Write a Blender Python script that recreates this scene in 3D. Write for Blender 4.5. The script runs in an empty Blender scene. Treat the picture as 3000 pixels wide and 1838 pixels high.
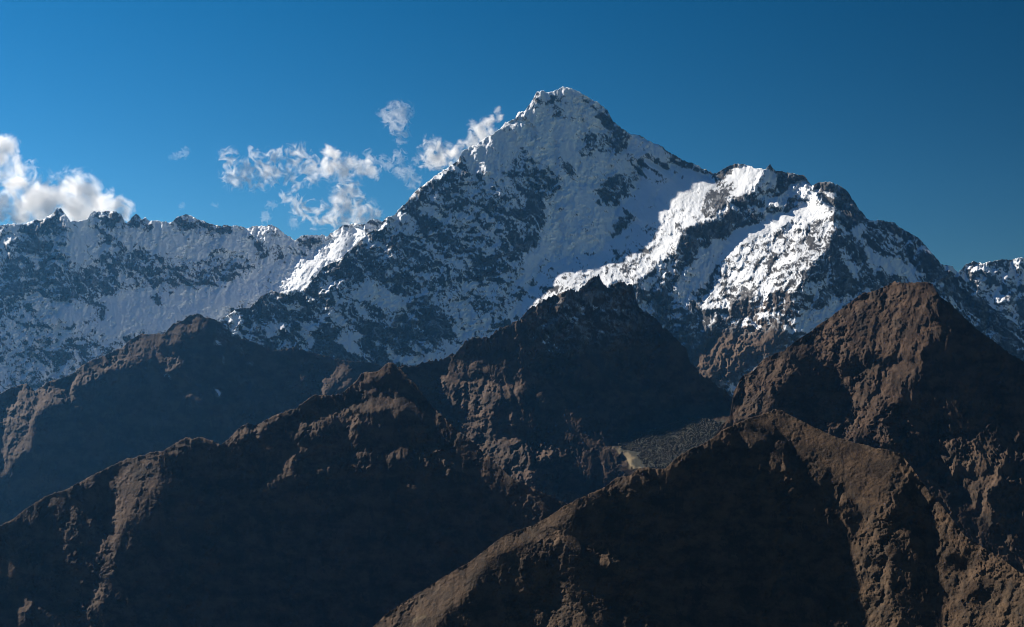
import bpy, math, random
import numpy as np
from mathutils import Vector
R = math.radians
SC = bpy.context.scene

# ------------------------------------------------------------------ camera, sky, sun, exposure
W0, H0 = 3000.0, 1838.0
HFOV = R(36.0)
F = (W0 / 2) / math.tan(HFOV / 2)          # focal length in photo pixels
PITCH = R(4.0)
cam_d = bpy.data.cameras.new('camera'); cam = bpy.data.objects.new('camera', cam_d)
SC.collection.objects.link(cam); SC.camera = cam
cam_d.sensor_fit = 'HORIZONTAL'; cam_d.angle = HFOV
cam_d.clip_start = 1.0; cam_d.clip_end = 120000.0
cam.location = (0, 0, 0); cam.rotation_euler = (R(90) + PITCH, 0, 0)

SUN_AZ, SUN_EL = R(55), R(33)               # azimuth to the left of the view axis
world = bpy.data.worlds.new('World'); SC.world = world; world.use_nodes = True
nt = world.node_tree; nt.nodes.clear()
n_out = nt.nodes.new('ShaderNodeOutputWorld'); n_bg = nt.nodes.new('ShaderNodeBackground')
n_sky = nt.nodes.new('ShaderNodeTexSky'); n_sky.sky_type = 'NISHITA'; n_sky.sun_disc = False
n_sky.sun_elevation = SUN_EL; n_sky.sun_rotation = -SUN_AZ
n_sky.altitude = 4000; n_sky.air_density = 1.0; n_sky.dust_density = 0.2; n_sky.ozone_density = 2.0
n_hs = nt.nodes.new('ShaderNodeHueSaturation'); n_hs.inputs['Saturation'].default_value = 1.2
n_hs.inputs['Hue'].default_value = 0.5
n_gm = nt.nodes.new('ShaderNodeGamma'); n_gm.inputs['Gamma'].default_value = 1.5
nt.links.new(n_sky.outputs[0], n_gm.inputs['Color']); nt.links.new(n_gm.outputs[0], n_hs.inputs['Color']); 
# clear high-altitude sky through a polarising filter: darkest at a right angle to the sun
n_tc = nt.nodes.new('ShaderNodeTexCoord'); n_dot = nt.nodes.new('ShaderNodeVectorMath'); n_dot.operation = 'DOT_PRODUCT'
SV_T = (-math.cos(SUN_EL) * math.sin(SUN_AZ), math.cos(SUN_EL) * math.cos(SUN_AZ), math.sin(SUN_EL))
n_dot.inputs[1].default_value = SV_T; nt.links.new(n_tc.outputs['Generated'], n_dot.inputs[0])
def wmath(op, a, b):
    m_ = nt.nodes.new('ShaderNodeMath'); m_.operation = op
    for i_, c_ in ((0, a), (1, b)):
        if isinstance(c_, (int, float)): m_.inputs[i_].default_value = c_
        else: nt.links.new(c_, m_.inputs[i_])
    return m_.outputs[0]
c2 = wmath('MULTIPLY', n_dot.outputs['Value'], n_dot.outputs['Value'])
pol = wmath('SUBTRACT', 1.0, wmath('MULTIPLY', 0.73, wmath('DIVIDE', wmath('SUBTRACT', 1.0, c2), wmath('ADD', 1.0, c2))))
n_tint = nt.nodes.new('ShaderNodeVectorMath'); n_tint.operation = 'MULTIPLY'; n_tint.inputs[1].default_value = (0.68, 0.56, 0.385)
n_sc = nt.nodes.new('ShaderNodeVectorMath'); n_sc.operation = 'SCALE'
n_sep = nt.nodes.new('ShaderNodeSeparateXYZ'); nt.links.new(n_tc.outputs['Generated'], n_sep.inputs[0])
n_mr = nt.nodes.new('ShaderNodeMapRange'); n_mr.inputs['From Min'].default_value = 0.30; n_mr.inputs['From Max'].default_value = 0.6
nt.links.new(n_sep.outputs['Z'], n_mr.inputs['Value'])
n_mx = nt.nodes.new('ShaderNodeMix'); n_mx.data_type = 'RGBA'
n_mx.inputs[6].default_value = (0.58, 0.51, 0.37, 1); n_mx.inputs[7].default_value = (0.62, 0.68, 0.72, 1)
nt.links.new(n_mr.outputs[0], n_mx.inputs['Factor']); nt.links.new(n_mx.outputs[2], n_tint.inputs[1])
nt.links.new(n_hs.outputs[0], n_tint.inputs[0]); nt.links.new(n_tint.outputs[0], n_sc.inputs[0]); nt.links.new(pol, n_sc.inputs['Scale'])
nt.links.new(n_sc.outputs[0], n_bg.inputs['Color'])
n_bg.inputs['Strength'].default_value = 0.05
nt.links.new(n_bg.outputs[0], n_out.inputs['Surface'])

sun_d = bpy.data.lights.new('sun', 'SUN'); sun = bpy.data.objects.new('sun', sun_d)
SC.collection.objects.link(sun)
sun_d.energy = 5.0; sun_d.angle = R(0.5); sun_d.color = (1.0, 0.90, 0.77)
SV = Vector((-math.cos(SUN_EL) * math.sin(SUN_AZ), math.cos(SUN_EL) * math.cos(SUN_AZ), math.sin(SUN_EL)))
sun.rotation_euler = SV.to_track_quat('Z', 'Y').to_euler(); sun.location = SV * 30000

SC.view_settings.view_transform = 'Standard'; SC.view_settings.look = 'None'
SC.view_settings.gamma = 1.0; SC.view_settings.use_curve_mapping = False
SC.view_settings.exposure = 1.0
SC.render.engine = 'CYCLES'
SC.cycles.use_denoising = True; SC.cycles.filter_width = 1.0
SC.cycles.max_bounces = 14; SC.cycles.volume_bounces = 14; SC.cycles.diffuse_bounces = 3
SC.cycles.volume_step_rate = 1.0; SC.cycles.volume_max_steps = 256

# ------------------------------------------------------------------ helpers
SX = SV.x; SF = SV.y * math.cos(PITCH) + SV.z * math.sin(PITCH); SU = -SV.y * math.sin(PITCH) + SV.z * math.cos(PITCH)
def pts(s):
    return [tuple(float(v) for v in p.split(',')) for p in s.split()]
ZOOM = {0: (0, 0, 1), 1: (0, 380, 1.936), 2: (1000, 220, 1.936), 3: (2000, 420, 1.936), 4: (0, 1060, 1.941),
        5: (1000, 1060, 1.941), 6: (2000, 1060, 1.941), 7: (700, 780, 3.08), 8: (1780, 1200, 6.484), 9: (1050, 280, 4.718)}
def zp(z, s):
    ox, oy, k = ZOOM[z]
    return [(ox + x / k, oy + y / k) for x, y in pts(s)]

def _hash(ix, iy, seed):
    h = (ix.astype(np.uint32) * np.uint32(374761393) + iy.astype(np.uint32) * np.uint32(668265263)
         + np.uint32(seed * 362437 & 0xffffffff))
    h = (h ^ (h >> np.uint32(13))) * np.uint32(1274126177)
    return h ^ (h >> np.uint32(16))
_GA = np.linspace(0, 2 * np.pi, 256, endpoint=False)
_GX, _GY = np.cos(_GA).astype(np.float32), np.sin(_GA).astype(np.float32)
def perlin(x, y, seed=0):
    x = x.astype(np.float32); y = y.astype(np.float32)
    xi = np.floor(x); yi = np.floor(y); fx = x - xi; fy = y - yi
    xi = xi.astype(np.int64) + 100000; yi = yi.astype(np.int64) + 100000
    def g(dx, dy):
        h = _hash(xi + dx, yi + dy, seed) & np.uint32(255)
        return _GX[h] * (fx - dx) + _GY[h] * (fy - dy)
    u = fx * fx * fx * (fx * (fx * 6 - 15) + 10); v = fy * fy * fy * (fy * (fy * 6 - 15) + 10)
    a = g(0, 0); b = g(1, 0); c = g(0, 1); d = g(1, 1)
    return (a + u * (b - a)) + v * ((c + u * (d - c)) - (a + u * (b - a)))
def fbm(x, y, seed, octaves, gain=0.5):
    s = np.zeros(x.shape, np.float32); a = 1.0; t = 0.0
    for o in range(octaves):
        s += a * perlin(x * 2 ** o, y * 2 ** o, seed + o * 17); t += a * a; a *= gain
    return s / (0.27 * math.sqrt(t))           # about unit deviation
def smooth(a, b, x):
    t = np.clip((x - a) / (b - a), 0, 1); return t * t * (3 - 2 * t)
def in_poly(X, Y, poly):
    m = np.zeros(X.shape, bool); n = len(poly)
    for i in range(n):
        x1, y1 = poly[i]; x2, y2 = poly[(i + 1) % n]
        if y1 == y2: continue
        m ^= ((y1 > Y) != (y2 > Y)) & (X < (x2 - x1) * (Y - y1) / (y2 - y1) + x1)
    return m
def gblur(a, sig):
    if sig < 0.3: return a
    r = int(3 * sig) + 1; k = np.exp(-0.5 * (np.arange(-r, r + 1) / sig) ** 2); k /= k.sum()
    for ax in (0, 1):
        p = np.pad(a, [(r, r) if i == ax else (0, 0) for i in (0, 1)], mode='edge'); o = np.zeros_like(a)
        n = a.shape[ax]
        for j in range(2 * r + 1):
            o += k[j] * (p[j:j + n, :] if ax == 0 else p[:, j:j + n])
        a = o
    return a
def worley(X, Y, seed):
    """distance to the nearest of scattered points, about -0.45 to 0.6: blocky faces with sharp edges"""
    ci = np.floor(X); cj = np.floor(Y); best = np.full(X.shape, 9.0, np.float32)
    for di in (-1, 0, 1):
        for dj in (-1, 0, 1):
            hh = _hash((ci + di).astype(np.int64) + 9000, (cj + dj).astype(np.int64) + 9000, seed)
            r1 = (hh & np.uint32(255)).astype(np.float32) / 255; r2 = ((hh >> np.uint32(8)) & np.uint32(255)).astype(np.float32) / 255
            r3 = ((hh >> np.uint32(16)) & np.uint32(255)).astype(np.float32) / 255 * .35
            best = np.minimum(best, np.hypot(X - ci - di - r1, Y - cj - dj - r2) + r3)
    return best - .6
def gully(X, Y, dx, dy, lm, seed):
    """ribs and furrows of spacing lm running along (dx, dy), roughly -1 to 1"""
    sz = lm * 1.15; acc = np.zeros_like(X); wt = np.zeros_like(X)
    ci = np.floor(X / sz); cj = np.floor(Y / (sz * 1.5))
    for di in (-1, 0, 1):
        for dj in (-1, 0, 1):
            ii = (ci + di).astype(np.int64) + 9000; jj = (cj + dj).astype(np.int64) + 9000
            hh = _hash(ii, jj, seed)
            r1 = (hh & np.uint32(255)).astype(np.float32) / 255; r2 = ((hh >> np.uint32(8)) & np.uint32(255)).astype(np.float32) / 255
            r3 = ((hh >> np.uint32(16)) & np.uint32(255)).astype(np.float32) / 255
            ex = X - (ci + di + .15 + .7 * r1) * sz; ey = Y - (cj + dj + .15 + .7 * r2) * sz * 1.5
            along = ex * dx + ey * dy; across = ex * dy - ey * dx
            w = np.exp(-2.2 * (across / sz) ** 2 - 1.1 * (along / sz) ** 2)
            acc += w * np.cos(2 * np.pi * across / lm + 6.28 * r3); wt += w
    n = acc / (wt + 1e-4)
    return 0.55 * n + 0.75 * (0.42 - np.abs(n))
def poisson(gx, gy, q0, lam):
    """least-squares surface with the wanted slopes, softly held to q0"""
    h, w = q0.shape
    div = np.zeros((h, w))
    sx = 0.5 * (gx[:, 1:] + gx[:, :-1]); sy = 0.5 * (gy[1:] + gy[:-1])
    sx = sx - np.diff(q0, axis=1); sy = sy - np.diff(q0, axis=0)
    div[:, :-1] += sx; div[:, 1:] -= sx; div[:-1] += sy; div[1:] -= sy
    d2 = np.concatenate([div, div[:, ::-1]], 1); d2 = np.concatenate([d2, d2[::-1]], 0)
    ft = np.fft.rfft2(d2)
    ky = np.fft.fftfreq(2 * h)[:, None]; kx = np.fft.rfftfreq(2 * w)[None, :]
    den = lam + (2 - 2 * np.cos(2 * np.pi * ky)) + (2 - 2 * np.cos(2 * np.pi * kx))
    # div holds the divergence with a minus sign convention of a graph Laplacian
    return q0 - np.fft.irfft2(ft / den, s=d2.shape)[:h, :w]

def to_world(px, py, Y):
    u = (px - W0 / 2) / F; w = (H0 / 2 - py) / F
    c, s = math.cos(PITCH), math.sin(PITCH)
    return np.stack([Y * u, Y * (c - w * s), Y * (s + w * c)], -1)

def tag(o, label, cat=None, kind=None, group=None):
    o['label'] = label
    if cat: o['category'] = cat
    if kind: o['kind'] = kind
    if group: o['group'] = group
    return o

STEP = 1.9
LAYERS = {}
def build_layer(name, mat, sky, bot, Y0, yref, lits=(), masks=None, seed=1, yaw=0.0, Bb=0.8, Ad=0.0, Bd=0.81,
                Al=-0.9, Bl=1.15, skyamp=2.0, warp=8.0, lam_px=900.0, rough=None, crest=0.0, flats=(), base=None,
                step=0.006, litlo=0.6, dlo=-0.14, dhi=-0.075, ddet=0.45, back=900.0):
    """A mountain: skyline and slopes traced as directions, each slope turned towards or away from the sun,
    put at its own distance (Y0 metres at picture row yref) and given rock relief."""
    masks = masks or {}; base = base or {}
    x0 = max(min(p[0] for p in sky), -160); x1 = min(max(p[0] for p in sky), W0 + 160)
    px = np.arange(x0, x1 + STEP, STEP)
    sk = np.interp(px, [p[0] for p in sky], [p[1] for p in sky])
    z = np.zeros_like(px)
    for o, l in enumerate((70, 30, 14, 7, 4.2)):
        z += perlin(px / l, z * 0 + 3.3 * o, seed + 91 + o) * (1.0, 0.8, 0.8, 0.75, 0.6)[o]
    sk = sk + skyamp * z * 2.0
    bt = np.maximum(np.interp(px, [p[0] for p in bot], [p[1] for p in bot]), sk + 30)
    ya, yb = sk.min() - 30, bt.max() + 10
    py = np.arange(ya, yb + STEP, STEP)
    X, Yp = np.meshgrid(px, py)
    X = X.astype(np.float32); Yp = Yp.astype(np.float32)
    below = Yp - sk[None, :].astype(np.float32)
    # ragged outlines for everything painted on the slope
    w1 = fbm(X / 70, Yp / 70, seed + 5, 5, 0.68); w2 = fbm(X / 70, Yp / 70, seed + 6, 5, 0.68)
    Xw, Yw = X + warp * w1, Yp + warp * w2
    def paint(items, start=0.0):
        a = np.full(X.shape, start, np.float32)
        for (zz, val, soft, s) in items:
            poly = zp(zz, s)
            xs = [p[0] for p in poly]; ys = [p[1] for p in poly]; mg = 3 * soft + warp * 4 + 6
            i0, i1 = np.searchsorted(px, (min(xs) - mg, max(xs) + mg)); j0, j1 = np.searchsorted(py, (min(ys) - mg, max(ys) + mg))
            if i1 - i0 < 2 or j1 - j0 < 2: continue
            sl = (slice(j0, j1), slice(i0, i1))
            m = in_poly(Xw[sl], Yw[sl], poly).astype(np.float32)
            m = gblur(m, soft / STEP)
            a[sl] += m * (val - a[sl])
        return a
    lit = paint(lits)
    if crest > 0:                                 # rounded crest line
        lit = np.maximum(lit, 0.75 * np.exp(-np.maximum(below, 0) / crest) * (0.6 + 0.4 * w1.clip(-1, 1)))
    A = Ad + lit * (Al - Ad); B = Bd + lit * (Bl - Bd)
    fl = paint(flats)
    A = A * (1 - fl) + 0.0 * fl; B = B * (1 - fl) + 2.2 * fl
    rg = paint(masks.get('rough', ()), base.get('rough', 0.3))
    rg = np.clip(rg, 0, 2).astype(np.float32)
    h = STEP / F
    if step:                                      # a ledge where a sunlit slope starts
        ls = gblur(np.clip(lit, 0, 1), 1.5)
        A -= step * np.clip(np.gradient(ls, axis=1), 0, 1) / h; B += step * np.clip(np.gradient(ls, axis=0), 0, 1) / h
    q0 = math.log(Y0) + (Bb * (yref - Yp) + yaw * (X - W0 / 2)) / F
    # relief: gullies and ribs, then finer rock
    lo = dlo + lit * (litlo - dlo); hi = dhi + np.maximum(lit, 0) * (0.75 - dhi)
    lo = np.where(fl > .5, 0.7, lo); hi = np.where(fl > .5, 1.0, hi)
    for it in range(10):                           # until the turned slopes really face to or from the sun
        q = poisson(A * h, -B * h, q0.astype(np.float64), (STEP / lam_px) ** 2).astype(np.float32)
        sd = SX * np.gradient(q, h, axis=1) - SU * np.gradient(q, h, axis=0) - SF
        res = np.clip(sd, lo, hi) - sd
        if it < 9: A = A + 1.3 * res * SX / (SX * SX + SU * SU); B = B + 1.3 * res * SU / (SX * SX + SU * SU)
    lb = gblur(np.clip(lit, 0, 1), 4)
    q_plain = q.copy()
    # gullies and ribs cut down the fall line; each finer set follows the slopes left by the one before
    rib = np.zeros_like(q); dk_ = ddet + (1 - ddet) * lb
    for o_, (lm, g) in enumerate(((300, .22), (150, .32), (78, .38), (40, .42), (20, .46), (10.5, .46))):
        qs = gblur(q, min(lm * 0.3, 26) / STEP)
        a_ = np.gradient(qs, h, axis=1); b_ = -np.gradient(qs, h, axis=0)
        dx = a_ * b_ + 0.22 * w1 + base.get('lean', 0.0); dy = 1 + a_ * a_
        nn = np.sqrt(dx * dx + dy * dy)
        r_ = gully(X + lm * .10 * w2, Yp + lm * .10 * w1, dx / nn, dy / nn, lm, seed + 600 + 13 * o_)
        q = q - (g * lm / F / 3.0) * r_ * rg * dk_ * base.get('ero', 1.0) * (base.get('ef', 0.6) if o_ >= 4 else 1.15)
        rib += r_ * (.3, .5, .7, .9, .8, .7)[o_]
    rib /= 1.1
    n_hi = np.zeros_like(q)
    # bedded rock: one set on slopes turned from the sun, one on sunlit slopes
    if 'ang' in masks: ls_ = paint(masks['ang'], 0.0)
    else: ls_ = lb
    detail = np.zeros_like(q); n1 = np.zeros_like(q)
    for (ang, strat, wt, so) in ((base.get('ang0', -0.9), base.get('st0', 2.6), 1 - ls_, 0), (base.get('ang', 0.7), base.get('stretch', 2.2), ls_, 50)):
        ca, sa = math.cos(ang), math.sin(ang)
        U, V = (X + 10 * w1) * ca + (Yp + 10 * w2) * sa, (-(X + 10 * w1) * sa + (Yp + 10 * w2) * ca) / strat
        dd = np.zeros_like(q)
        for o_, (lm, g) in enumerate(((64, .16), (33, .22), (17, .32), (9, .45), (5.2, .50))):
            n = perlin(U / lm, V / lm, seed + 200 + o_ + so)
            n = 0.45 - 1.6 * np.abs(n) if o_ in (1, 2, 3) else n * 1.2
            dd += (g * lm / F / 2.2) * n
        for o_, (lm, g) in enumerate(((44, .26), (19, .30))):
            dd += base.get('blk', .12) * (g * lm / F / 1.6) * worley(U / lm, V / lm * .55, seed + 240 + o_ + so)
        detail += wt * dd
        n1 += wt * fbm(U / 48, V / 48, seed + 400 + so, 5, 0.68)
        n_hi += wt * fbm(U / 11, V / 15, seed + 450 + so, 3, 0.8)
    fine = np.zeros_like(q)
    for o_, (lm, g) in enumerate(((18, .16), (9, .24), (5, .28))):
        fine += (g * lm / F / 2.2) * perlin(X / lm, Yp / lm, seed + 300 + o_)
    rk_ = np.clip(paint(masks.get('rock', ()), base.get('rock', 0.5)), 0, 1)
    q = q + (detail * rg * base.get('bed', 0.5) * (0.45 + 0.55 * np.clip(rk_ * 2, 0, 1)) + fine * base.get('fine', 0.7) * (0.3 + 0.7 * rk_)) * dk_
    gx = np.gradient(q, h, axis=1); gw = -np.gradient(q, h, axis=0)
    attr = {'rock': paint([(z_, v_, so_ * 1.7 + 1, p_) for z_, v_, so_, p_ in masks.get('rock', ())] , base.get('rock', 0.5))}
    r = attr['rock']
    r = attr['rock'] = np.where(r < 1.1, .45 + (r - .45) * base.get('rk', 1.0), r)
    gwb = gblur(gw, 1.6); up = np.clip((gwb - gblur(gw, 10)) / 0.32, -2.2, 2.2)
    val = 0.42 * n1 + 0.52 * n_hi + 0.36 * up - 0.34 * rib
    attr['snow'] = smooth(-0.16, 0.16, val - (r - 0.5) * 2.7)
    attr['snow'] = np.maximum(attr['snow'], 0.26 * smooth(-0.3, 1.4, n_hi + 0.4 * up) * smooth(1.35, 0.85, r))      # dusting on ledges
    attr['snow'][r > 1.4] = 0
    attr['tone'] = np.clip(0.5 + 0.25 * fbm(X / 80, Yp / 50, seed + 500, 6, 0.75), 0, 1)
    attr['wood'] = paint(masks.get('wood', ()))
    attr['tint'] = paint(masks.get('tint', ()), base.get('tint', 0.0))
    attr['rib'] = np.clip(0.38 + 0.2 * n1 - 0.16 * up + 0.16 * rib, 0, 1)
    # ---- mesh: rows down from the skyline, then a back slope behind it
    nr = int(np.ceil((bt - sk).max() / STEP)) + 1
    k = np.linspace(0, 1, nr)[:, None]
    PY = sk[None] + (bt - sk)[None] * k; PX = np.broadcast_to(px[None], PY.shape)
    fj = np.clip((PY - ya) / STEP, 0, len(py) - 1.001); j0 = fj.astype(int); tt = fj - j0
    ii = np.broadcast_to(np.arange(len(px))[None], j0.shape)
    def samp(a): return a[j0, ii] * (1 - tt) + a[j0 + 1, ii] * tt
    Q = samp(q)
    P = to_world(PX, PY, np.exp(Q))
    A_ = {kk: samp(a) for kk, a in attr.items()}
    nb = 10
    d = (np.linspace(0, 1, nb + 1)[1:] ** 1.8)[::-1, None] * back
    bk = np.repeat(P[:1], nb, 0).copy()
    wob = fbm(np.broadcast_to(px[None] / 40, (nb, len(px))).astype(np.float32), (d / 120 + 0 * px[None]).astype(np.float32), seed + 77, 3)
    bk[..., 1] += d; bk[..., 2] -= d * 0.75 + np.minimum(d * 0.15, 12) * (1 + wob.clip(-2, 2) * 0.5)
    V3 = np.concatenate([bk, P], 0)
    fade = np.linspace(1, 0, nb + 1)[:-1, None] ** .5
    ksm = np.ones(25) / 25
    for ax_ in range(3):                          # the back slope loses the small teeth of the crest
        sm = np.convolve(np.pad(P[0, :, ax_], 12, mode='edge'), ksm, 'valid'); bk[..., ax_] += fade * (sm - P[0, :, ax_])[None]
    for kk in A_:
        top = A_[kk][:1]; mean_ = np.clip(top.mean() + 0.25 * wob * (kk != 'tint') * (top.mean() > 0.02), 0, 1)
        A_[kk] = np.concatenate([top * (1 - fade) + mean_ * fade, A_[kk]], 0)
    nR, nC = V3.shape[:2]
    idx = np.arange(nR * nC).reshape(nR, nC)
    quads = np.stack([idx[:-1, :-1], idx[1:, :-1], idx[1:, 1:], idx[:-1, 1:]], -1).reshape(-1, 4)
    o = grid_object(name, V3.reshape(-1, 3), quads, mat, {kk: a.reshape(-1) for kk, a in A_.items()})
    LAYERS[name] = dict(px=px, py=py, q=q)
    return o
def grid_object(name, co, quads, mat, attrs=None):
    me = bpy.data.meshes.new(name); nv, nf = len(co), len(quads)
    me.vertices.add(nv); me.vertices.foreach_set('co', co.astype(np.float32).ravel())
    me.loops.add(nf * 4); me.loops.foreach_set('vertex_index', quads.astype(np.int32).ravel())
    me.polygons.add(nf); me.polygons.foreach_set('loop_start', np.arange(0, nf * 4, 4, dtype=np.int32))
    me.polygons.foreach_set('use_smooth', np.ones(nf, bool))
    for kk, a in (attrs or {}).items():
        at = me.attributes.new(kk, 'FLOAT', 'POINT'); at.data.foreach_set('value', a.astype(np.float32))
    me.update(calc_edges=True); me.validate()
    me.materials.append(mat)
    o = bpy.data.objects.new(name, me); SC.collection.objects.link(o)
    return o

# ------------------------------------------------------------------ materials
def new_mat(name):
    m = bpy.data.materials.new(name); m.use_nodes = True
    t = m.node_tree; b = t.nodes['Principled BSDF']; b.inputs['Roughness'].default_value = 0.9
    b.inputs['Specular IOR Level'].default_value = 0.15
    return m, t, b
def attr_node(t, n):
    a = t.nodes.new('ShaderNodeAttribute'); a.attribute_name = n; return a.outputs['Fac']
def noise_node(t, scale, detail=4, rough=0.55):
    g = t.nodes.new('ShaderNodeNewGeometry')
    n = t.nodes.new('ShaderNodeTexNoise'); n.inputs['Scale'].default_value = scale
    n.inputs['Detail'].default_value = detail; n.inputs['Roughness'].default_value = rough
    t.links.new(g.outputs['Position'], n.inputs['Vector']); return n.outputs['Fac']
def ramp(t, fac, stops):
    r = t.nodes.new('ShaderNodeValToRGB'); el = r.color_ramp.elements
    while len(el) < len(stops): el.new(0.5)
    for e, (p, c) in zip(el, stops): e.position = p; e.color = (*c, 1)
    t.links.new(fac, r.inputs['Fac']); return r.outputs['Color']
def mix(t, fac, a, b):
    m = t.nodes.new('ShaderNodeMix'); m.data_type = 'RGBA'
    if isinstance(fac, float): m.inputs['Factor'].default_value = fac
    else: t.links.new(fac, m.inputs['Factor'])
    for s, c in ((6, a), (7, b)):
        if isinstance(c, tuple): m.inputs[s].default_value = (*c, 1)
        else: t.links.new(c, m.inputs[s])
    return m.outputs[2]
def math_node(t, op, a, b=0.0):
    m = t.nodes.new('ShaderNodeMath'); m.operation = op; m.use_clamp = False
    for i, c in ((0, a), (1, b)):
        if isinstance(c, (int, float)): m.inputs[i].default_value = c
        else: t.links.new(c, m.inputs[i])
    return m.outputs[0]
def bump(t, b, h, strength, dist):
    n = t.nodes.new('ShaderNodeBump'); n.inputs['Strength'].default_value = strength; n.inputs['Distance'].default_value = dist
    t.links.new(h, n.inputs['Height']); t.links.new(n.outputs[0], b.inputs['Normal'])

def snow_rock(name, rock_a, rock_b):
    m, t, b = new_mat(name)
    n = noise_node(t, 0.02, 6, 0.75)
    rock = ramp(t, n, [(0.3, rock_a), (0.7, rock_b)])
    brown = ramp(t, noise_node(t, 0.02, 5, 0.6), [(0.3, (0.05, 0.033, 0.022)), (0.7, (0.12, 0.078, 0.05))])
    rock = mix(t, attr_node(t, 'tint'), rock, brown)
    snow = ramp(t, noise_node(t, 0.004, 5), [(0.3, (0.76, 0.81, 0.87)), (0.7, (0.84, 0.88, 0.92))])
    t.links.new(mix(t, attr_node(t, 'snow'), rock, snow), b.inputs['Base Color'])
    bump(t, b, noise_node(t, 0.05, 4, 0.6), 0.35, 8.0)
    return m
def grass_rock(name, g1, g2, rk, scale=0.02):
    m, t, b = new_mat(name)
    grass = ramp(t, attr_node(t, 'tone'), [(0.2, g1), (0.8, g2)])
    n = noise_node(t, scale, 6, 0.7)
    grass = mix(t, ramp(t, n, [(0.4, (0, 0, 0)), (0.75, (0.55, 0.55, 0.55))]), grass, (0.04, 0.032, 0.022))
    rib = attr_node(t, 'rib')
    col = mix(t, math_node(t, 'MULTIPLY', math_node(t, 'GREATER_THAN', rib, 0.62), 0.6), grass, rk)
    col = mix(t, attr_node(t, 'wood'), col, (0.036, 0.036, 0.026))
    col = mix(t, attr_node(t, 'tint'), col, (0.20, 0.16, 0.095))
    col = mix(t, attr_node(t, 'snow'), col, (0.75, 0.78, 0.82))
    t.links.new(col, b.inputs['Base Color'])
    bump(t, b, noise_node(t, scale * 4, 5, 0.65), 0.5, 4.0)
    return m
M_PEAK = snow_rock('snow_and_rock', (0.020, 0.022, 0.026), (0.095, 0.092, 0.09))
M_FAR = grass_rock('far_grass_and_rock', (0.028, 0.017, 0.012), (0.076, 0.046, 0.031), (0.023, 0.019, 0.017), 0.012)
M_MID = grass_rock('mid_grass_and_rock', (0.026, 0.015, 0.010), (0.080, 0.048, 0.030), (0.021, 0.017, 0.014), 0.016)
M_NEAR = grass_rock('near_grass_and_rock', (0.028, 0.017, 0.010), (0.082, 0.050, 0.028), (0.021, 0.016, 0.012), 0.03)

# ------------------------------------------------------------------ skylines (photo pixels)
SKY_B = [(-170, 700), (-60, 672), (0, 661)] + zp(1, "60,535 150,533 205,505 225,518 235,515 270,495 310,470 320,448 345,448 360,475 395,520 430,515 490,510 520,470 540,460 580,470 620,460 660,467 690,490 715,527 740,510 750,490 770,475 790,490 805,510 825,497 845,520 900,515 950,525 980,525 1000,500 1050,482 1090,490 1130,515 1180,530 1240,545 1300,545 1350,545 1400,560 1450,545 1540,545 1580,560 1630,605 1670,630 1710,605 1770,600 1830,600 1850,610 1870,590 1936,550") + [(1031, 654), (1062, 659), (1093, 643), (1130, 650), (1200, 700)]
SKY_A = [(540, 1020), (640, 940), (666, 927), (702, 902), (733, 902), (764, 871), (795, 853), (821, 860), (847, 850), (888, 850), (909, 824), (945, 788), (1000, 752), (1031, 726), (1067, 695), (1103, 669), (1129, 641)] + \
    zp(2, "300,795 380,710 420,660 500,600 560,550 640,500 665,480 690,430 730,405 770,390 830,350 900,305 930,270 985,255 1000,220 1040,200 1075,155 1110,100 1135,90 1160,100 1210,85 1250,68 1300,70 1340,95 1400,125 1460,155 1510,200 1540,260 1570,290 1640,340 1700,350 1750,380 1810,400 1860,440 1936,485") + \
    zp(3, "60,115 130,150 165,172 190,170 240,140 290,115 340,120 380,125 420,140 470,150 495,125 530,160 570,165 650,170 690,185 730,235 780,220 830,212 880,235 930,270 970,330 1010,385 1045,430 1070,440 1100,435 1150,445 1200,450 1250,490 1330,530 1380,580 1420,630 1470,690 1500,690 1530,700 1560,730 1600,780 1650,840 1750,930 1850,1000 1936,1050") + [(3080, 1010), (3170, 1060)]
SKY_G = [(2740, 860), (2780, 830)] + zp(3, "1560,735 1600,690 1650,670 1700,685 1770,670 1800,660 1850,660 1900,645 1936,650") + [(3060, 770), (3170, 800)]
SKY_C = [(-170, 1230), (-60, 1180), (0, 1155), (31, 1137), (60, 1128), (77, 1127), (103, 1148), (155, 1113), (207, 1098), (248, 1067), (294, 1046), (356, 1020), (387, 995), (413, 979), (480, 979), (506, 953), (537, 938), (560, 922), (584, 917), (600, 930), (620, 935), (650, 945), (690, 985), (740, 1000), (800, 1030), (860, 1018), (930, 1040), (1000, 1055), (1060, 1060), (1120, 1075), (1180, 1090), (1240, 1120)]
SKY_D2 = [(1080, 1120), (1138, 1080), (1174, 1075), (1210, 1075), (1226, 1066), (1252, 1059), (1304, 1053), (1333, 1033), (1362, 1004), (1388, 991), (1434, 988), (1450, 968), (1486, 959), (1517, 943), (1548, 907), (1594, 881), (1630, 866), (1671, 848), (1692, 858), (1723, 822), (1744, 809), (1754, 804), (1764, 822), (1780, 840), (1806, 830), (1832, 827), (1852, 838), (1862, 870), (1881, 907), (1915, 935), (1948, 962), (2009, 1017), (2020, 1060), (2070, 1108), (2130, 1150), (2200, 1190), (2280, 1230)]
SKY_D = [(-170, 1620), (-80, 1580)] + zp(4, "0,935 60,905 130,850 230,785 310,740 350,735 450,690 550,630 680,570 750,550 860,515 930,505 980,475 1060,435 1110,435 1150,430 1200,450 1260,470 1300,440 1370,370 1410,345 1450,360 1540,320 1610,285 1680,270 1720,230 1790,190 1860,195 1941,180") + [(1041, 1119), (1060, 1093), (1103, 1091), (1112, 1085), (1138, 1061), (1150, 1064), (1175, 1080), (1215, 1125), (1275, 1200), (1330, 1250), (1400, 1310), (1500, 1400), (1600, 1450), (1720, 1500), (1800, 1560)]
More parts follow.
